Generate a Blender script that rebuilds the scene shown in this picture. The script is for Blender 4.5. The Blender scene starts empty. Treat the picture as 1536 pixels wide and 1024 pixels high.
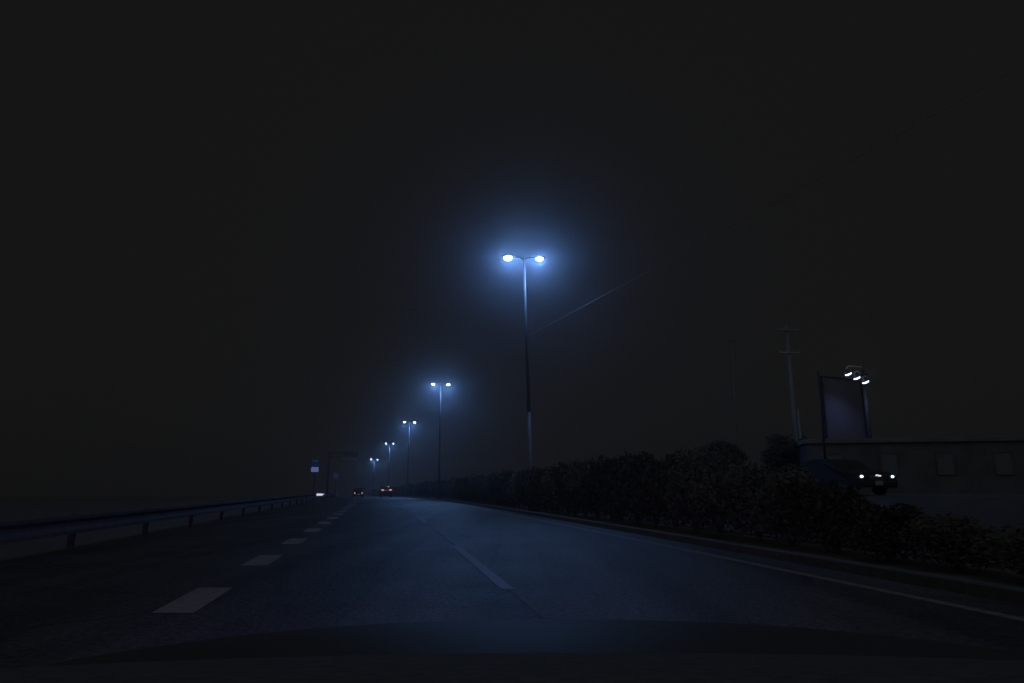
import bpy, bmesh, math, random
from mathutils import Vector, Matrix
random.seed(11)
R = math.radians
PI = math.pi
sc = bpy.context.scene
COL = sc.collection

# ------------------------------------------------------------------ the lie of the road
def gz(y):                                   # the carriageway crests gently ahead and then falls away
    if y <= 30: return 0.0
    if y <= 230: return -.00005*(y-30)**2
    return -2.0-.02*(y-230)
def rx(y): return -.1747*y-.000305*y*y if y < 260 else -.1747*260-.000305*260*260-.3333*(y-260)
def P(off, y, z=0.0): return Vector((rx(y)+off, y, gz(y)+z))
def heading(y): return math.atan2(.1747+.00061*y, 1.0)     # rotation about Z that follows the road

# ------------------------------------------------------------------ materials
def new_mat(name):
    m = bpy.data.materials.new(name); m.use_nodes = True
    return m, m.node_tree, m.node_tree.nodes['Principled BSDF']
def mat(name, c, rough=.6, metal=0., var=.25, scale=6., bump=.0, spec=.5, dirt=None):
    m, nt, b = new_mat(name)
    tc = nt.nodes.new('ShaderNodeTexCoord'); n = nt.nodes.new('ShaderNodeTexNoise')
    n.inputs['Scale'].default_value = scale; n.inputs['Detail'].default_value = 6
    nt.links.new(tc.outputs['Object'], n.inputs['Vector'])
    r = nt.nodes.new('ShaderNodeValToRGB')
    r.color_ramp.elements[0].position = .3; r.color_ramp.elements[1].position = .7
    a = dirt or [v*(1-var) for v in c]
    r.color_ramp.elements[0].color = (*a, 1); r.color_ramp.elements[1].color = (*[min(1, v*(1+var)) for v in c], 1)
    nt.links.new(n.outputs['Fac'], r.inputs['Fac']); nt.links.new(r.outputs['Color'], b.inputs['Base Color'])
    b.inputs['Roughness'].default_value = rough; b.inputs['Metallic'].default_value = metal
    b.inputs['Specular IOR Level'].default_value = spec
    if bump:
        bp = nt.nodes.new('ShaderNodeBump'); bp.inputs['Strength'].default_value = bump; bp.inputs['Distance'].default_value = .02
        nt.links.new(n.outputs['Fac'], bp.inputs['Height']); nt.links.new(bp.outputs['Normal'], b.inputs['Normal'])
    return m
def glow(name, c, s):
    m, nt, b = new_mat(name)
    b.inputs['Base Color'].default_value = (.02, .02, .02, 1); b.inputs['Specular IOR Level'].default_value = .1
    b.inputs['Emission Color'].default_value = (*c, 1); b.inputs['Emission Strength'].default_value = s
    try: m.cycles.emission_sampling = 'NONE'
    except Exception: pass
    return m
def asphalt(name, c):
    m, nt, b = new_mat(name); L = nt.links.new; N = nt.nodes.new
    tc = N('ShaderNodeTexCoord')
    fine = N('ShaderNodeTexNoise'); fine.inputs['Scale'].default_value = 16; fine.inputs['Detail'].default_value = 6; fine.inputs['Roughness'].default_value = .7
    big = N('ShaderNodeTexNoise'); big.inputs['Scale'].default_value = .55; big.inputs['Detail'].default_value = 7; big.inputs['Roughness'].default_value = .65
    mp = N('ShaderNodeMapping'); mp.inputs['Rotation'].default_value = (0, 0, R(-11)); mp.inputs['Scale'].default_value = (1.3, .05, 1)
    wheel = N('ShaderNodeTexNoise'); wheel.inputs['Scale'].default_value = 1.0; wheel.inputs['Detail'].default_value = 3
    vor = N('ShaderNodeTexVoronoi'); vor.feature = 'DISTANCE_TO_EDGE'; vor.inputs['Scale'].default_value = .23
    wn = N('ShaderNodeTexNoise'); wn.inputs['Scale'].default_value = 1.6; wn.inputs['Detail'].default_value = 5
    mixv = N('ShaderNodeMix'); mixv.data_type = 'VECTOR'; mixv.inputs['Factor'].default_value = .12
    for n in (fine, big, wn): L(tc.outputs['Object'], n.inputs['Vector'])
    L(tc.outputs['Object'], mp.inputs['Vector']); L(mp.outputs['Vector'], wheel.inputs['Vector'])
    L(tc.outputs['Object'], mixv.inputs['A']); L(wn.outputs['Color'], mixv.inputs['B']); L(mixv.outputs['Result'], vor.inputs['Vector'])
    def mr(sock, a, b_, c_, d):
        q = N('ShaderNodeMapRange'); q.inputs[1].default_value = a; q.inputs[2].default_value = b_
        q.inputs[3].default_value = c_; q.inputs[4].default_value = d; L(sock, q.inputs[0]); return q.outputs[0]
    def mul(s1, s2):
        q = N('ShaderNodeMath'); q.operation = 'MULTIPLY'; L(s1, q.inputs[0]); L(s2, q.inputs[1]); return q.outputs[0]
    v = mul(mul(mr(fine.outputs['Fac'], .32, .68, .35, 1.65), mr(big.outputs['Fac'], .3, .7, .7, 1.3)), mr(wheel.outputs['Fac'], .35, .65, .78, 1.22))
    v = mul(v, mr(vor.outputs['Distance'], 0.0, .012, .45, 1.0))
    sc_ = N('ShaderNodeVectorMath'); sc_.operation = 'SCALE'; sc_.inputs[0].default_value = c; L(v, sc_.inputs['Scale'])
    L(sc_.outputs[0], b.inputs['Base Color'])
    L(mr(big.outputs['Fac'], .3, .7, .50, .64), b.inputs['Roughness']); L(mul(mr(fine.outputs['Fac'], .3, .7, .10, .42), mr(wheel.outputs['Fac'], .35, .65, .75, 1.25)), b.inputs['Specular IOR Level'])
    bp = N('ShaderNodeBump'); bp.inputs['Strength'].default_value = .8; bp.inputs['Distance'].default_value = .03
    L(fine.outputs['Fac'], bp.inputs['Height']); L(bp.outputs['Normal'], b.inputs['Normal'])
    return m
def paint(name, c, wear=.5):
    m, nt, b = new_mat(name); L = nt.links.new; N = nt.nodes.new
    tc = N('ShaderNodeTexCoord'); n = N('ShaderNodeTexNoise'); n.inputs['Scale'].default_value = 9; n.inputs['Detail'].default_value = 8; n.inputs['Roughness'].default_value = .7
    L(tc.outputs['Object'], n.inputs['Vector'])
    r = N('ShaderNodeValToRGB'); r.color_ramp.elements[0].position = wear-.12; r.color_ramp.elements[1].position = wear+.1
    r.color_ramp.elements[0].color = (.055, .055, .055, 1); r.color_ramp.elements[1].color = (*c, 1)
    L(n.outputs['Fac'], r.inputs['Fac']); L(r.outputs['Color'], b.inputs['Base Color']); b.inputs['Roughness'].default_value = .57; b.inputs['Specular IOR Level'].default_value = .24
    return m
M = dict(
    asphalt=asphalt('worn asphalt', (.043, .041, .039)), asphalt_dark=asphalt('darker asphalt', (.027, .026, .026)),
    line=paint('worn white road paint', (.15, .15, .15), .44), line_faint=paint('dirty road paint', (.085, .085, .085), .53), block=paint('white block paint', (.165, .155, .17), .40),
    soil=mat('soil', (.06, .055, .048), .95, bump=.6, scale=3), kerb=mat('kerb concrete', (.06, .06, .058), .85, bump=.3),
    ground=mat('rough ground', (.036, .036, .034), .95, scale=.8, bump=.5),
    leaf=mat('dark leaf', (.06, .064, .052), .8, var=.3, spec=.1, scale=1.4), bark=mat('bark', (.04, .032, .024), .9, bump=.6, scale=12),
    steel=mat('dark painted steel', (.012, .012, .012), .5, 0, var=.12, spec=.35), steel_dark=mat('weathered steel', (.035, .035, .038), .7, .0, spec=.1),
    rail=mat('dull guard rail', (.07, .07, .074), .8, 0, spec=.15), black=mat('black trim', (.02, .02, .02), .5),
    housing=mat('lamp housing', (.03, .03, .032), .6, .0), cable=mat('grey cable', (.16, .16, .16), .5),
    lens=glow('street lamp lens', (.55, .78, 1.0), 30), flood=glow('floodlight lens', (.58, .72, 1.0), 4.5),
    car_grey=mat('grey car paint', (.02, .02, .021), .6, 0, var=.05, spec=.1), car_black=mat('black car paint', (.02, .02, .021), .6, 0, var=.05, spec=.1),
    car_silver=mat('dark car paint', (.02, .02, .021), .6, 0, var=.05, spec=.1),
    pane=mat('dull window pane', (.10, .10, .105), .5, 0, var=.2, spec=.2), glass=mat('dark glass', (.02, .021, .022), .35, 0, var=.05, spec=.2), tyre=mat('tyre rubber', (.018, .018, .018), .85), rim=mat('alloy rim', (.2, .2, .2), .4, .8),
    tail=glow('tail lamp', (1.0, .30, .33), 1.3), tail_b=glow('slim tail lamp', (1.0, .5, .5), .8),
    plate=glow('lit number plate', (.55, .5, .9), .8), plate_w=glow('number plate lamp', (.8, .78, .72), .3),
    head=glow('headlight', (.62, .80, 1.0), 2.6), smallw=glow('small white lamp', (.8, .8, .85), 1.0),
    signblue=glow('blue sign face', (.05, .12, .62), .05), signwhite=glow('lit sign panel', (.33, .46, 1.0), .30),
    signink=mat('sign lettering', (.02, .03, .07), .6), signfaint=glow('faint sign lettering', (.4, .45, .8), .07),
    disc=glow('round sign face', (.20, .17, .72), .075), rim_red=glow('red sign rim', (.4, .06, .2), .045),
    led=glow('amber message border', (.55, .50, .06), .05), board=mat('message board face', (.045, .045, .045), .8, spec=.1),
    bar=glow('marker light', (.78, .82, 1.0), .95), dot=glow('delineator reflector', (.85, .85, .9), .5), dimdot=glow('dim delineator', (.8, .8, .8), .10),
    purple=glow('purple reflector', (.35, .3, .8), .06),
    concrete=mat('stained concrete', (.11, .11, .108), .9, scale=1.2, bump=.2), tile=mat('pale wall tile', (.14, .14, .138), .85, scale=.7, var=.15), wall=mat('dark wall render', (.07, .07, .068), .9, scale=1.5, bump=.2),
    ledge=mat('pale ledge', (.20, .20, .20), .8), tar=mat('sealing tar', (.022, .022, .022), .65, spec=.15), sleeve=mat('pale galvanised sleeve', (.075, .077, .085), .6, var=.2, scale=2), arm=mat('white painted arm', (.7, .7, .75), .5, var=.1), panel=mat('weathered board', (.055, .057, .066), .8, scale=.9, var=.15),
    bonnet=mat('dark bonnet paint', (.045, .045, .046), .58, 0, var=.05, spec=.06), dash=mat('dashboard plastic', (.07, .07, .07), .9, bump=.15, scale=60, spec=.1),
)

# ------------------------------------------------------------------ mesh helpers
class MB:
    def __init__(s): s.b = bmesh.new()
    def box(s, c, d, rz=0., rx_=0., ry=0., bev=0.):
        m = Matrix.Translation(c) @ Matrix.Rotation(rz, 4, 'Z') @ Matrix.Rotation(rx_, 4, 'X') @ Matrix.Rotation(ry, 4, 'Y') @ Matrix.Diagonal((*d, 1))
        r = bmesh.ops.create_cube(s.b, size=1, matrix=m)
        if bev:
            es = list({e for v in r['verts'] for e in v.link_edges})
            bmesh.ops.bevel(s.b, geom=es, offset=bev, segments=2, affect='EDGES', profile=.5)
        return s
    def tube(s, pts, rad, n=12, cap=True):
        pts = [Vector(p) for p in pts]
        if not isinstance(rad, (list, tuple)): rad = [rad]*len(pts)
        rings = []
        for i, p in enumerate(pts):
            t = (pts[min(i+1, len(pts)-1)]-pts[max(i-1, 0)]).normalized()
            u = t.cross(Vector((0, 0, 1)) if abs(t.z) < .9 else Vector((1, 0, 0))).normalized(); w = t.cross(u)
            rings.append([s.b.verts.new(p+rad[i]*(math.cos(2*PI*k/n)*u+math.sin(2*PI*k/n)*w)) for k in range(n)])
        for a, b in zip(rings, rings[1:]):
            for k in range(n): s.b.faces.new((a[k], a[(k+1) % n], b[(k+1) % n], b[k]))
        if cap: s.b.faces.new(rings[0][::-1]); s.b.faces.new(rings[-1])
        return s
    def loft(s, rings, cap=True):
        rr = [[s.b.verts.new(p) for p in r] for r in rings]; n = len(rr[0])
        for a, b in zip(rr, rr[1:]):
            for k in range(n): s.b.faces.new((a[k], a[(k+1) % n], b[(k+1) % n], b[k]))
        if cap: s.b.faces.new(rr[0][::-1]); s.b.faces.new(rr[-1])
        return s
    def sheet(s, rows, thick=None):
        vv = [[s.b.verts.new(p) for p in r] for r in rows]
        for a, b in zip(vv, vv[1:]):
            for k in range(len(a)-1): s.b.faces.new((a[k], a[k+1], b[k+1], b[k]))
        return s
    def ell(s, c, d, n=16, m=Matrix()):
        bmesh.ops.create_uvsphere(s.b, u_segments=n, v_segments=n//2+2, radius=1, matrix=Matrix.Translation(c) @ m @ Matrix.Diagonal((*d, 1))); return s
    def build(s, name, m, parent=None, smooth=False, loc=None):
        bmesh.ops.recalc_face_normals(s.b, faces=s.b.faces)
        me = bpy.data.meshes.new(name); s.b.to_mesh(me); s.b.free()
        for q in (m if isinstance(m, (list, tuple)) else [m]): me.materials.append(q)
        if smooth:
            for p in me.polygons: p.use_smooth = True
        o = bpy.data.objects.new(name, me); COL.objects.link(o)
        if parent: o.parent = parent
        if loc is not None: o.location = loc
        return o
def tag(o, label, cat, group=None):
    o['label'] = label; o['category'] = cat
    if group: o['group'] = group
    return o
def thing(name, label, cat, loc=(0, 0, 0), rz=0., group=None):
    o = bpy.data.objects.new(name, None); COL.objects.link(o); o.location = loc; o.rotation_euler = (0, 0, rz); o.empty_display_size = .3
    return tag(o, label, cat, group)
def struct(o): o['kind'] = 'structure'; return o
def dup(root, loc, rz, label, scale=None):
    r = root.copy(); COL.objects.link(r); r.location = loc; r.rotation_euler = (0, 0, rz); r['label'] = label
    if scale: r.scale = scale
    def rec(a, b):
        for ch in [o for o in COL.objects if o.parent == a]:
            c = ch.copy(); COL.objects.link(c); c.parent = b; rec(ch, c)
    rec(root, r); return r
def frange(a, b, s):
    out = []; v = a
    while v < b-1e-6: out.append(v); v += s
    return out+[b]

# ------------------------------------------------------------------ setting: ground, road, markings
ys = frange(-60, 20, 8)[:-1]+frange(20, 260, 6)[:-1]+frange(260, 620, 30)
struct(MB().sheet([[Vector((rx(y)+o, y, gz(y)-.06-(0 if abs(o) < 40 else .02*random.random()))) for o in (-420, -200, -90, -40, -16, -6.6, 6.0, 8.6, 19, 60, 150, 420)] for y in ys]).build('ground', M['ground']))
def strip(o0, o1, y0, y1, z, step=3.):
    mb = MB(); mb.sheet([[P(o0, y, z), P(o1, y, z)] for y in frange(y0, y1, step)]); return mb
def strips(mb, o0, o1, y0, y1, z, step=3.): mb.sheet([[P(o0, y, z), P(o1, y, z)] for y in frange(y0, y1, step)])
mb = MB()
strips(mb, -6.0, 1.36, -30, 420, 0); n0 = len(mb.b.faces)
strips(mb, 1.36, 6.25, -30, 420, 0); mb.b.faces.ensure_lookup_table()
for f in mb.b.faces[:n0]: f.material_index = 1
struct(mb.build('road', [M['asphalt'], M['asphalt_dark']]))
struct(strip(8.3, 16.4, -30, 420, 0).build('opposite_road', M['asphalt_dark']))
struct(strip(1.37, 1.405, -10, 200, .004).build('road_joint', M['tar']))
mb = MB(); strips(mb, 5.47, 5.63, -10, 330, .004); o = struct(mb.build('edge_line', M['line']))
mb = MB()
for y in [8.0-15+15*k for k in range(0, 20)]:
    strips(mb, 1.31, 1.46, y+.1, y+6., .008, 1.5)
struct(mb.build('lane_dashes', M['line_faint']))
mb = MB()
for k in range(-2, 30): strips(mb, -2.13, -1.74, 6.62+3.9*k, 8.24+3.9*k, .004, .8)
struct(mb.build('merge_dashes', M['block']))
mb = MB()
strips(mb, 11.9, 12.03, -10, 200, .004); struct(mb.build('opposite_lane_line', M['line_faint']))
# median: kerbs and soil bed, raised verge on the far side
def kerb(o0, o1, y0, y1, h=.14):
    mb = MB(); mb.loft([[P(o0, y, -.05), P(o0+.015, y, h-.02), P(o0+.03, y, h), P(o1-.03, y, h), P(o1-.015, y, h-.02), P(o1, y, -.05)] for y in frange(y0, y1, 3)]); return mb
tag(kerb(6.25, 6.43, -20, 330).build('median_kerb', M['kerb']), 'low concrete kerb along the near side of the median hedge', 'kerb')
tag(kerb(8.12, 8.3, -20, 330).build('median_kerb', M['kerb']), 'low concrete kerb on the far side of the median hedge', 'kerb')
struct(strip(6.42, 8.13, -20, 330, .09).build('median_soil', M['soil']))
struct(MB().sheet([[P(16.4, y, -.02), P(17.2, y, .5), P(17.9, y, .85), P(45, y, .85), P(47, y, -.05)] for y in frange(-20, 120, 4)]).build('raised_verge', M['ground']))

# ------------------------------------------------------------------ plants
def leaves(mb, c, rad, n, size):
    for _ in range(n):
        d = Vector((random.gauss(0, 1), random.gauss(0, 1), random.gauss(0, 1))).normalized()*(random.random()**.4)
        p = Vector(c)+Vector((d.x*rad[0], d.y*rad[1], d.z*rad[2]))
        t = Vector((random.gauss(0, 1), random.gauss(0, 1), random.gauss(0, .6))).normalized(); u = t.cross(Vector((random.random(), random.random(), random.random()))).normalized()
        s = size*random.uniform(.6, 1.3)
        mb.b.faces.new([mb.b.verts.new(p+q) for q in (-t*s, u*s*.45, t*s, -u*s*.45)])
def make_shrub(kind):
    root = thing('shrub', 'dark leafy shrub in the hedge along the median', 'shrub', group='shrubs in the median hedge')
    mb = MB()
    for k in range(9):
        leaves(mb, (random.uniform(-.35, .35), random.uniform(-.55, .55), random.uniform(.35, .82)), (.32, .42, .22), 210, .05)
    leaves(mb, (0, 0, .45), (.5, .85, .42), 900, .05)
    mb.build('foliage', M['leaf'], root)
    mb = MB()
    for k in range(5):
        a = 2*PI*k/5+random.random(); mb.tube([(0, 0, -.02), (.12*math.cos(a), .15*math.sin(a), .3), (.3*math.cos(a), .45*math.sin(a), .72)], [.022, .016, .006], 6)
    mb.build('stem', M['bark'], root)
    return root
protos = [make_shrub(k) for k in range(4)]
def hedge_h(y):
    if y < 10: return .80
    if y < 14: return .80+(y-10)/4*.97
    if y < 18: return 1.77+(y-14)/4*.3
    return 2.07
k = 0; y = 4.0
while y < 205:
    h = hedge_h(y)*random.uniform(.93, 1.05); w = min(1.0, .75+h*.12)*random.uniform(.9, 1.1)
    wy = 1.0 if y < 60 else 1.6
    loc = P(7.25+random.uniform(-.12, .12), y, .08); rz = heading(y)+random.choice((0, PI))+random.uniform(-.15, .15)
    s = (w*1.25, w*1.15*wy, h/1.05)
    if k < 4: o = protos[k]; o.location = loc; o.rotation_euler = (0, 0, rz); o.scale = s
    else: dup(protos[k % 4], loc, rz, 'dark leafy shrub in the hedge along the median', s)
    k += 1; y += 1.25*wy*random.uniform(.9, 1.1)
def tree(x, y, z, h, r, label):
    root = thing('tree', label, 'tree', (x, y, z), random.random()*6)
    mb = MB(); mb.tube([(0, 0, -.1), (.05, 0, h*.25), (.0, .08, h*.6)], [.15, .11, .06], 10)
    for k in range(7):
        a = k*2.4; b = h*(.25+.05*k); mb.tube([(.02, 0, b), (r*.4*math.cos(a), r*.4*math.sin(a), b+h*.14), (r*.75*math.cos(a), r*.75*math.sin(a), b+h*.22)], [.06, .04, .012], 7)
    mb.build('trunk', M['bark'], root)
    mb = MB()
    for k in range(26):
        a = random.random()*6.28; q = r*random.uniform(.1, .8); zz = h*random.uniform(.42, .92)
        leaves(mb, (q*math.cos(a), q*math.sin(a), zz), (r*.38, r*.38, h*.1), 210, .085)
    mb.build('crown', M['leaf'], root)
tree(13.3, 44, .85, 3.4, 1.7, 'small dark round tree behind the median hedge, right of the tallest lamp post')
tree(16.2, 41, .85, 3.0, 1.5, 'dark bushy tree standing left of the thin pole behind the hedge')
tree(18.9, 47, .85, 4.2, 1.8, 'dark tree left of the billboard, beside the end of the low building')

# ------------------------------------------------------------------ street lamps of the median
LB = (.165, .40, 1.0)
def street_lamp(off, y, ztop, lean, span, label, power=(6000, 6000), box=False, lens=1.):
    base = P(off, y, .09); H = ztop-base.z
    root = thing('street_lamp', label, 'street lamp', base, heading(y), 'twin street lamps along the median')
    root.rotation_euler = (0, -lean, heading(y))
    mb = MB(); mb.tube([(0, 0, 0), (0, 0, 1.2), (0, 0, 1.25), (0, 0, H*.55), (0, 0, H-.18)], [.115, .113, .098, .082, .06], 20)
    mb.build('pole', M['steel'], root, True)
    if box: MB().tube([(0, 0, .03), (0, 0, 1.2), (0, 0, 1.26), (0, 0, 4.6)], [.12, .118, .103, .094], 20).build('pole_sleeve', M['sleeve'], root, True)  # paler skin stands in for headlight light on the lower pole
    mb = MB(); mb.box((0, 0, .015), (.36, .36, .03), bev=.006)
    for sx in (-1, 1):
        for sy in (-1, 1): mb.tube([(sx*.13, sy*.13, .03), (sx*.13, sy*.13, .09)], .016, 8)
    mb.build('base_plate', M['steel_dark'], root)
    mb = MB(); mb.tube([(0, 0, H-.19), (0, 0, H-.06)], .075, 16); mb.ell((0, 0, H-.06), (.075, .075, .05)); mb.build('pole_cap', M['housing'], root, True)
    for s, pw in ((-1, power[0]), (1, power[1])):
        mb = MB(); mb.tube([(s*.05, 0, H-.12), (s*.2, 0, H-.03), (s*.5, 0, H+.015)], [.034, .03, .03], 10); mb.build('arm', M['steel_dark'], root, True)
        x0, x1 = s*.44, s*1.12
        rings = []
        for t, w, hgt in ((0, .05, .045), (.12, .085, .07), (.35, .13, .10), (.7, .145, .105), (.93, .11, .075), (1, .06, .03)):
            x = x0+(x1-x0)*t
            rings.append([Vector((x, w*math.cos(a), H+.0+(hgt*math.sin(a) if math.sin(a) > 0 else .035*math.sin(a)))) for a in [2*PI*i/16 for i in range(16)]])
        hd = MB().loft(rings).build('lamp_head', M['housing'], root, True)
        MB().ell((s*span/2, 0, H-.045), ((.215 if box and s < 0 else .19)*lens, .14*lens, (.15 if box and s < 0 else .11)*lens), 20).build('lens', M['lens'], hd, True)
        ld = bpy.data.lights.new('street_lamp_light', 'SPOT'); ld.energy = pw; ld.spot_size = R(178); ld.spot_blend = .3; ld.color = LB; ld.shadow_soft_size = .05
        lo = bpy.data.objects.new('street_lamp_light', ld); COL.objects.link(lo); lo.parent = root; lo.location = (s*span/2, 0, H-.185)
    if box:
        mb = MB(); mb.box((-.02, -.13, 8.2-.09), (.17, .12, .34), bev=.012); b_ = mb.build('junction_box', M['steel_dark'], root)
        MB().box((.085, -.02, 8.34), (.10, .05, .09), bev=.008).build('cable_clamp', M['steel'], root)
    return root
LY = [33, 73, 113, 153, 193]; LZ = [12.5, 12.1, 11.78, 10.82, 8.95]
lamp_labels = ['tallest and nearest twin-headed street lamp, ringed by a wide blue glow',
               'second twin street lamp from the camera, left of the tallest one',
               'third twin street lamp, between the second one and two faint ones',
               'fourth twin street lamp along the median, with two small white points',
               'farthest and faintest twin street lamp, above the red tail lights']
LOFF = [7.05, 6.75, 6.72, 6.70, 6.68]; LEAN = [R(1.7), R(.3), 0, 0, 0]
for i in range(5):
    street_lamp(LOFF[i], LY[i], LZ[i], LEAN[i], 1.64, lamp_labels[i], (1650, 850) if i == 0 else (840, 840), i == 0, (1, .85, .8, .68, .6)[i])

# ------------------------------------------------------------------ overhead cable and its pole at the right
a = Vector((.80, 32.9, 8.42)); mid = Vector((4.78, 29, 9.85)); d = (mid-a); b = a+d*4.9
pts = [a+(b-a)*t+Vector((0, 0, -.35*4*t*(1-t)*.3)) for t in [i/24 for i in range(25)]]
tag(MB().tube(pts, .012, 8).build('power_cable', M['cable'], None, True), 'thin overhead cable rising to the right from the nearest lamp post', 'cable')
up = thing('utility_pole', 'concrete utility pole beyond the right edge that carries the overhead cable', 'pole', (b.x, b.y, .0))
MB().tube([(0, 0, 0), (0, 0, b.z+.8)], [.19, .12], 16).build('pole', M['concrete'], up, True)
mb = MB().box((0, 0, b.z+.1), (1.6, .09, .09), bev=.01)
mb.build('crossarm', M['steel_dark'], up)

# ------------------------------------------------------------------ guard rail at the left
def gro(y): return -5.66 if y < 95 else -5.66+min(1., (y-95)/60)*.9
gr_ = thing('guard_rail', 'dull grey guard rail along the left verge', 'guard rail', (0, 0, 0))
prof = [(.0, .74), (.035, .73), (.035, .67), (-.03, .60), (-.03, .55), (.035, .48), (.035, .42), (.0, .41)]
mb = MB(); mb.sheet([[P(gro(y)+p, y, z-.1) for p, z in prof]+[P(gro(y)+p-.006, y, z-.1) for p, z in prof[::-1]] for y in frange(9, 160, 3)])
mb.build('rail_beam', M['rail'], gr_)
post = None
for y in frange(9, 150, 4):
    if post is None:
        post = MB().box((0, 0, .34), (.09, .12, .74), bev=.01).build('post', M['steel_dark'], gr_); q = post
    else:
        q = post.copy(); COL.objects.link(q); q.parent = gr_
    q.location = P(gro(y)-.1, y, -.06); q.rotation_euler = (0, 0, heading(y))

# ------------------------------------------------------------------ signs at the left
def face_cam(root, rz): root.rotation_euler = (0, 0, rz)
# two panel sign: dark blue board over a white-blue board, headlight return as glow
w = P(-7.09, 85); s1 = thing('road_sign', 'pole sign at the left with a dark blue panel over a bright pale panel', 'road sign', w, R(14))
MB().tube([(0, .08, -.1), (0, .08, 4.75)], .05, 12).build('post', M['steel_dark'], s1, True)
pb = MB().box((0, 0, 4.05+.19), (.84, .04, .90), bev=.015).build('blue_panel', M['signblue'], s1)
mb = MB()
for x in (-.17, .17): mb.box((x, -.024, 4.53), (.15, .008, .17))
mb.build('lettering', M['signfaint'], pb)
pw = MB().box((0, 0, 3.48), (.86, .06, .56), bev=.015).build('lit_panel', M['signwhite'], s1)
mb = MB()
for zz in (3.60, 3.385):
    for xx in (-.28, -.10, .08, .27):
        mb.box((xx, -.034, zz), (.11, .008, .025)); mb.box((xx-.03, -.034, zz-.045), (.02, .008, .06)); mb.box((xx+.03, -.034, zz-.045), (.02, .008, .06)); mb.box((xx, -.034, zz-.085), (.10, .008, .02))
mb.build('lettering', M['signink'], pw)
# round sign, face and rim given a faint glow
w = P(-4.99, 140); s2 = thing('round_sign', 'small round blue-violet sign on a post between the pole sign and tail lights', 'road sign', w, R(16))
MB().tube([(0, .08, -.1), (0, .08, 4.7)], .05, 12).build('post', M['steel_dark'], s2, True)
zc = 3.5-w.z
rd = MB().tube([(0, 0, zc), (0, .03, zc)], .48, 32).build('sign_face', M['disc'], s2)
mb = MB()
bmesh.ops.create_circle(mb.b, radius=.58, segments=32, matrix=Matrix.Translation((0, .01, zc)) @ Matrix.Rotation(PI/2, 4, 'X'))
outer = list(mb.b.verts); inner = [mb.b.verts.new((v.co.x*.83, .01, zc+(v.co.z-zc)*.83)) for v in outer]
for i in range(32): mb.b.faces.new((outer[i], outer[(i+1) % 32], inner[(i+1) % 32], inner[i]))
r_ = bmesh.ops.extrude_face_region(mb.b, geom=list(mb.b.faces)); bmesh.ops.translate(mb.b, vec=(0, -.03, 0), verts=[v for v in r_['geom'] if isinstance(v, bmesh.types.BMVert)])
mb.build('sign_rim', M['rim_red'], s2)
# message gantry over the lanes
w = P(-6.6, 150); s3 = thing('message_gantry', 'overhead message board with a dim amber outline on a cantilever post', 'message board', w, R(15))
zc = 8.19-w.z
MB().tube([(0, .3, -.2), (0, .3, zc+.6)], [.2, .15], 16).build('post', M['steel_dark'], s3, True)
mb = MB()
for dz in (-.45, .45): mb.tube([(0, .3, zc+dz), (6.3, .3, zc+dz)], .09, 10)
mb.build('arm', M['steel_dark'], s3, True)
bd = MB().box((4.5, 0, zc), (3.45, .3, 1.7), bev=.02).build('board', M['board'], s3)
mb = MB()
mb.box((4.5, -.16, zc-.80), (3.4, .02, .15)); mb.box((4.5, -.16, zc+.81), (3.4, .02, .05)); mb.box((2.83, -.16, zc+.03), (.06, .02, 1.5)); mb.box((6.17, -.16, zc+.03), (.06, .02, 1.5))
mb.build('lit_border', M['led'], bd)  # unlit amber border given a faint glow so it shows
# white marker bar and delineators on the verge
w = P(-5.36, 67); g = thing('marker_bar', 'white glowing marker bar low beside the left verge', 'marker light', w, R(13))
hz = .50-w.z
MB().box((0, 0, hz), (.57, .06, .19), bev=.03).build('light_bar', M['bar'], g)
mb = MB().box((0, .06, hz), (.64, .06, .26), bev=.02)
for x in (-.2, .2): mb.box((x, .07, hz/2-.15), (.05, .05, hz+.05))
mb.build('frame', M['black'], g)
def delineator(off, y, z, r, m, label):
    w = P(off, y); g = thing('delineator', label, 'delineator post', w, heading(y), 'delineator posts at the left')
    h = z-w.z
    MB().tube([(0, .03, -.1), (0, .03, h-.05), (0, .03, h+r)], [.035, .035, .02], 10).build('post', M['rail'], g, True)
    MB().tube([(0, 0, h), (0, .03, h)], r, 16).build('reflector', m, g)  # reflector glows itself in place of returned light
delineator(-5.15, 70, .51, .08, M['dot'], 'white post reflector just right of the glowing marker bar')
delineator(-4.63, 120, .33, .10, M['dimdot'], 'dim grey post reflector between the marker bar and tail lights')

# ------------------------------------------------------------------ cars
def car(name, label, loc, rz, Lg, W, H, prof, win, body, extra):
    root = thing(name, label, 'car', loc, rz)
    # side outline (y, z) lofted over widths with tumblehome above the belt
    def half(x_fr):
        out = []
        for (yy, zz) in prof:
            t = max(0., (zz-win)/(H-win)); out.append(Vector((x_fr*W/2*(1-.16*t), yy*Lg, zz if abs(x_fr) < .97 else zz-(.03 if zz > .3 else 0))))
        return out
    MB().loft([half(v) for v in (-1, -.93, -.5, 0, .5, .93, 1)]).build('body', body, root)
    for sy in (-.30, .31):
        for sx in (-1, 1):
            x = sx*(W/2-.09)
            tw = MB().tube([(x-.1, sy*Lg, .31), (x+.1, sy*Lg, .31)], .31, 24).build('wheel', M['tyre'], root)
            MB().tube([(x+sx*.095, sy*Lg, .31), (x+sx*.112, sy*Lg, .31)], .2, 20).build('rim', M['rim'], tw)
    extra(root)
    return root
VAN = [(-.5, .28), (-.5, .62), (-.49, 1.05), (-.45, 1.62), (-.42, 1.74), (.12, 1.78), (.22, 1.62), (.36, 1.08), (.47, .95), (.5, .7), (.5, .28)]
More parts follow.
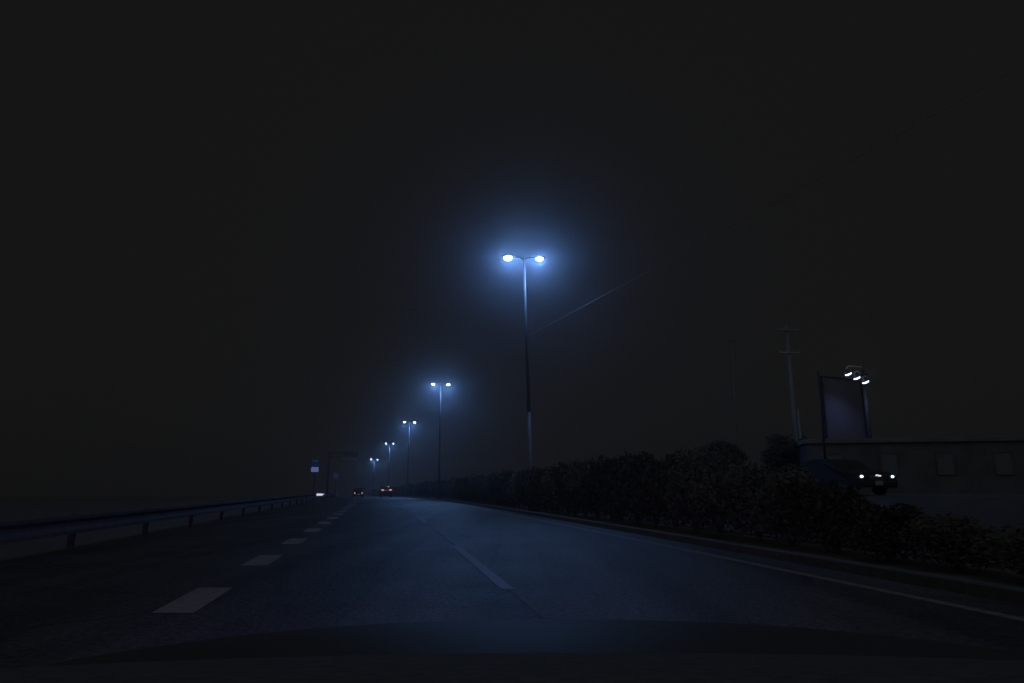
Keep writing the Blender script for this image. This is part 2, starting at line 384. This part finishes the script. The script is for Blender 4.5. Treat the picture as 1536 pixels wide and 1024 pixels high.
SED = [(-.5, .3), (-.5, .62), (-.485, .92), (-.36, 1.0), (-.22, 1.36), (-.05, 1.42), (.1, 1.38), (.24, .98), (.44, .84), (.5, .62), (.5, .28)]
def van_x(r):
    y = -.5*4.6
    for s, z in ((-1, 1.11), (1, 1.13)): MB().box((s*.59, y-.0, z), (.40, .1, .155), bev=.03).build('taillight', M['tail'], r)
    MB().box((0, y+.16, 1.40), (1.25, .06, .36), rx_=R(-17), bev=.02).build('rear_window', M['glass'], r)
    MB().box((0, y-.02, .98), (.34, .03, .17), bev=.01).build('number_plate', M['ledge'], r)
    for s in (-.11, .13): MB().box((s, y-.03, 1.09), (.09, .06, .06), bev=.01).build('plate_lamp', M['plate_w'], r)
    MB().box((.24, y+.13, 1.63), (.14, .06, .11), bev=.015).build('roof_lamp', M['smallw'], r)  # added glowing box for a white point of unknown source
    MB().box((0, y-.02, .45), (1.66, .14, .24), bev=.05).build('bumper', M['car_black'], r)
car('minivan', 'dark minivan ahead in the right lane with two wide red tail lights', (-20.08, 111.2, gz(109)), heading(109), 4.6, 1.78, 1.78, VAN, 1.0, M['car_grey'], van_x)
def sed_x(r):
    y = -.5*4.2
    for s in (-1, 1): MB().box((s*.56, y+.02, .66), (.10, .12, .30), ry=s*R(17), bev=.02).build('taillight', M['tail_b'], r)
    MB().box((0.02, y-.02, .40), (.24, .04, .15), bev=.01).build('number_plate', M['plate'], r)
    MB().box((0, y+.88, 1.18), (1.05, .04, .40), rx_=R(-60), bev=.01).build('rear_window', M['glass'], r)
    MB().box((0, y-.02, .35), (1.46, .12, .2), bev=.05).build('bumper', M['car_black'], r)
car('sedan', 'low dark car merging at the left with slim slanted tail lights', (-24.64, 112, gz(110)), heading(110), 4.2, 1.6, 1.42, SED, .95, M['car_black'], sed_x)
def on_x(r):
    y = .5*4.4
    for s in (-1, 1):
        hl = MB().box((s*.60, y-.12, .70), (.36, .22, .17), rz=s*R(-18), bev=.04).build('headlight', M['glass'], r)
        MB().ell((s*.68, y-.02, .69), (.07, .05, .05)).build('bulb', M['head'], hl, True)
    gl = MB().box((0, y-.02, .62), (.74, .06, .18), bev=.03).build('grille', M['black'], r)
    mb = MB(); mb.box((.03, y+.02, .735), (.13, .03, .05), bev=.01); mb.box((-.08, y+.02, .715), (.12, .03, .05), bev=.01); mb.build('badge', M['smallw'], gl)  # added glowing blocks give the white glints between the headlights
    MB().box((0, y+.0, .42), (1.5, .1, .2), bev=.05).build('bumper', M['car_black'], r)
    MB().box((0, .62, 1.2), (1.24, .03, .52), rx_=R(56), bev=.01).build('windscreen', M['glass'], r)
    MB().box((0, y+.055, .45), (.34, .02, .16), bev=.005).build('number_plate', M['ledge'], r)
rzc = PI+R(14)
fw = Vector((math.sin(-rzc), math.cos(rzc), 0))
car('oncoming_car', 'dark car facing the camera with two white headlights in front of the low building', (13.66-fw.x*2.2, 26-fw.y*2.2, gz(26)+.85), rzc, 4.4, 1.72, 1.45, SED, .95, M['car_silver'], on_x)

# ------------------------------------------------------------------ right side: floodlit board, poles, buildings
hb = thing('billboard', 'weathered blank billboard lit from above by three floodlights', 'billboard', (20.4, 42, gz(42)+.85), R(24))
MB().box((0, 0, 4.75), (3.3, .16, 4.3), bev=.02).build('panel', M['panel'], hb)
mb = MB()
for zz in (2.57, 6.93): mb.box((0, -.03, zz), (3.4, .26, .1), bev=.01)
for xx in (-1.68, 1.68): mb.box((xx, -.03, 4.75), (.1, .26, 4.26), bev=.01)
mb.build('frame', M['steel_dark'], hb)
for x in (-1.1, 1.1): MB().box((x, .18, 3.0), (.18, .18, 6.2), bev=.01).build('post', M['steel_dark'], hb)
FL = [(1272, 19.94, 40, 7.77), (1285, 20.42, 40, 7.53), (1298, 20.91, 40, 7.29)]
fl_lab = ['leftmost and highest of the three bright floodlights on arms', 'middle one of the three bright floodlights on arms', 'rightmost and lowest of the three bright floodlights on arms']
top = Vector((21.3, 40.1, 0))
for i, (_, x, y, z) in enumerate(FL):
    g = thing('floodlight', fl_lab[i], 'floodlight', (x, y, z), 0, 'floodlights over the billboard')
    tilt = Matrix.Rotation(R(-24), 4, 'Y') @ Matrix.Rotation(R(8), 4, 'X')
    mb = MB(); rr = []
    for t, r in ((.30, .05), (.26, .085), (.14, .10), (.05, .15), (.0, .185)):
        rr.append([tilt @ Vector((r*1.05*math.cos(a)-.0, r*math.sin(a), t)) for a in [2*PI*k/20 for k in range(20)]])
    mb.loft(rr).build('shade', M['housing'], g, True)
    mb = MB(); mb.b.verts.index_update()
    MB().ell(tilt @ Vector((0, 0, -.045)), (.19, .18, .07), 20, tilt).build('lens', M['flood'], g, True)
    ax = 21.1-x+.02*i
    mb = MB(); mb.tube([tilt @ Vector((0, 0, .28)), (.05, .05, .42-.05*i), (.16, .15, .47-.06*i), (max(.3, ax), .6+.35*i, .50-.07*i)], .03, 10); mb.build('arm', M['arm'], g, True)
    ld = bpy.data.lights.new('floodlight_beam', 'SPOT'); ld.energy = 45; ld.color = (.34, .42, 1.0); ld.spot_size = R(125); ld.spot_blend = .8; ld.shadow_soft_size = .08
    lo = bpy.data.objects.new('floodlight_beam', ld); COL.objects.link(lo); lo.parent = g; lo.location = tilt @ Vector((0, 0, -.19))
    lo.rotation_euler = (R(8), 0, 0)
fp = thing('floodlight_pole', 'slim dark pole that carries the three floodlight arms', 'pole', (21.35, 41.0, gz(41)+.85), 0)
MB().tube([(0, 0, 0), (0, 0, 7.3)], [.12, .08], 14).build('pole', M['steel_dark'], fp, True)
MB().box((0, .0, 7.0), (.14, .9, .1), bev=.01).build('bracket', M['steel_dark'], fp)
pp = thing('slim_pole', 'slim pale pole with a violet reflector, left of the billboard', 'pole', (13.55, 30, .85), 0)
MB().tube([(0, 0, 0), (.04, 0, 2.5), (.08, 0, 5.35)], [.055, .05, .035], 14).build('pole', M['steel'], pp, True)
MB().box((.19, -.06, .74), (.06, .04, .30), bev=.01).build('reflector', M['purple'], pp)  # violet reflection put into the material as faint glow
MB().box((.1, 0, .74), (.14, .03, .03)).build('bracket', M['steel_dark'], pp)
p2 = thing('telegraph_pole', 'faint tall thin pole behind the hedge, left of the pole with two crossarms', 'pole', (16.2, 50, gz(50)+.85), 0)
MB().tube([(0, 0, 0), (.12, 0, 5), (.32, 0, 11.6)], [.09, .075, .05], 14).build('pole', M['concrete'], p2, True)
MB().box((.3, 0, 11.0), (.7, .07, .07), bev=.01).build('crossarm', M['concrete'], p2)
def building(name, label, c, size, rz, floors, cols, ledges, skin='wall', trim='wall'):
    root = thing(name, label, 'building', c, rz); w_, d_, h_ = size
    MB().box((0, 0, h_/2), (w_, d_, h_)).build('wall', M[skin], root)
    MB().box((0, 0, h_+.06), (w_+.3, d_+.3, .24), bev=.03).build('roof', M['concrete'], root)
    for z in ledges: MB().box((0, -d_/2-.14, z), (w_+.1, .28, .14), bev=.01).build('ledge', M['ledge'], root)
    for i in range(floors):
        for j in range(cols):
            x = -w_/2+w_*(j+.5)/cols; z = h_*(i+.5)/floors+.2
            fr = MB()
            for dx in (-.42, .42): fr.box((x+dx, -d_/2-.02, z), (.06, .06, 1.2))
            for dz in (-.57, .57): fr.box((x, -d_/2-.022, z+dz), (.78, .06, .06))
            f_ = fr.build('window', M[trim], root); MB().box((x, -d_/2-.006, z), (.8, .02, 1.1)).build('pane', M['pane'], f_)
    return root
up2 = thing('utility_pole', 'dim utility pole with two crossarms, left of the billboard and floodlights', 'pole', (17.35, 42, gz(42)+.85), R(4))
MB().tube([(0, 0, 0), (.0, 0, 5), (.0, 0, 10.25)], [.15, .13, .10], 14).build('pole', M['tile'], up2, True)
for z in (9.95, 8.55):
    a_ = MB().box((0, -.14, z), (1.45, .09, .10), bev=.01).build('crossarm', M['ledge'], up2)
    mb = MB()
    for x in (-.6, -.25, .25, .6): mb.tube([(x, -.14, z+.05), (x, -.14, z+.11), (x, -.14, z+.16)], [.035, .05, .03], 10)
    mb.build('insulator', M['ledge'], a_, True)
MB().tube([(.22, -.1, 3.2), (.22, -.1, 5.0)], .05, 8).build('conduit', M['ledge'], up2)
building('low_building', 'low dark flat-roofed building behind the white headlights', (23.2, 38.5, gz(37)+.8), (13.4, 4.6, 2.75), R(-13), 1, 5, ())

# ------------------------------------------------------------------ own car along the bottom edge
oc = thing('car', 'dark bonnet and dashboard of the car carrying the camera, along the bottom edge', 'car', (0, 0, 0), 0)
H0 = 1.12
rows = []
for y, dz in ((.98, -.262), (1.06, -.247), (1.16, -.2365), (1.27, -.2355), (1.38, -.2460), (1.55, -.272), (1.8, -.325), (2.0, -.40), (2.1, -.52), (2.12, -.62)):
    rows.append([Vector((x, y-.10*(abs(x-.1)/.8)**2.2, H0+dz-.030*(abs(x-.1)/.75)**2.4)) for x in [.1+.85*i/24 for i in range(-24, 25)]])
bo = MB().sheet(rows).build('bonnet', M['bonnet'], oc, True)
sm = bo.modifiers.new('smooth', 'SUBSURF'); sm.levels = sm.render_levels = 1
so = bo.modifiers.new('thick', 'SOLIDIFY'); so.thickness = .012; so.offset = -1
rows = []
for y, dz in ((.30, -.20), (.32, -.135), (.40, -.118), (.55, -.134), (.72, -.163), (.86, -.189), (.93, -.206), (.95, -.24)):
    rows.append([Vector((x, y, H0+dz-.02*(abs(x-.1)/.75)**2)) for x in [.1+.85*i/16 for i in range(-16, 17)]])
da = MB().sheet(rows).build('dashboard', M['dash'], oc, True)
so = da.modifiers.new('thick', 'SOLIDIFY'); so.thickness = .01; so.offset = -1
for s in (-.55, .72):
    hl = MB().ell((s, 2.1, .56), (.16, .08, .08)).build('headlight', M['glass'], oc, True)
    ld = bpy.data.lights.new('headlight_beam', 'SPOT'); ld.energy = 220; ld.color = (.52, .42, 1.0); ld.spot_size = R(95); ld.spot_blend = .9; ld.shadow_soft_size = .05
    lo = bpy.data.objects.new('headlight_beam', ld); COL.objects.link(lo); lo.parent = oc; lo.location = (s, 2.25, .58); lo.rotation_euler = (R(82), 0, R(14))

# ------------------------------------------------------------------ night air, sky, added soft fill
mb = MB(); mb.box((-160, 280, 5.5), (1300, 740, 33.5))
hz_ = mb.build('haze', bpy.data.materials.new('night haze')); hz_['kind'] = 'stuff'
hm = hz_.data.materials[0]; hm.use_nodes = True; nt = hm.node_tree; nt.nodes.clear()
out = nt.nodes.new('ShaderNodeOutputMaterial'); pv = nt.nodes.new('ShaderNodeVolumePrincipled')
pv.inputs['Color'].default_value = (.9, .92, .95, 1); pv.inputs['Density'].default_value = .0021; pv.inputs['Anisotropy'].default_value = .942
nt.links.new(pv.outputs['Volume'], out.inputs['Volume'])
wd = bpy.data.worlds.new('World'); sc.world = wd; wd.use_nodes = True
bg = wd.node_tree.nodes['Background']; bg.inputs['Color'].default_value = (1, 1, 1.0, 1); bg.inputs['Strength'].default_value = .0074
sl = bpy.data.lights.new('cloud_light', 'SUN'); sl.energy = .22; sl.angle = R(120); sl.color = (1, 1, 1)  # added wide fill from behind the camera, lifts the dark tones
so_ = bpy.data.objects.new('cloud_light', sl); COL.objects.link(so_); so_.rotation_euler = (R(45), 0, 0); so_.location = (0, -5, 30)

# ------------------------------------------------------------------ camera and render settings
cam = bpy.data.cameras.new('camera'); cam.sensor_width = 36; cam.lens = 24; cam.clip_start = .02; cam.clip_end = 3000
co = bpy.data.objects.new('camera', cam); COL.objects.link(co); co.location = (0, 0, H0); co.rotation_euler = (R(90+12.07), 0, 0)
sc.camera = co
sc.render.engine = 'CYCLES'
cy = sc.cycles
cy.use_denoising = True; cy.volume_bounces = 1; cy.max_bounces = 5; cy.sample_clamp_indirect = 3; cy.caustics_reflective = False; cy.caustics_refractive = False
vs = sc.view_settings
vs.view_transform = 'Standard'; vs.look = 'None'; vs.exposure = 0; vs.gamma = 1
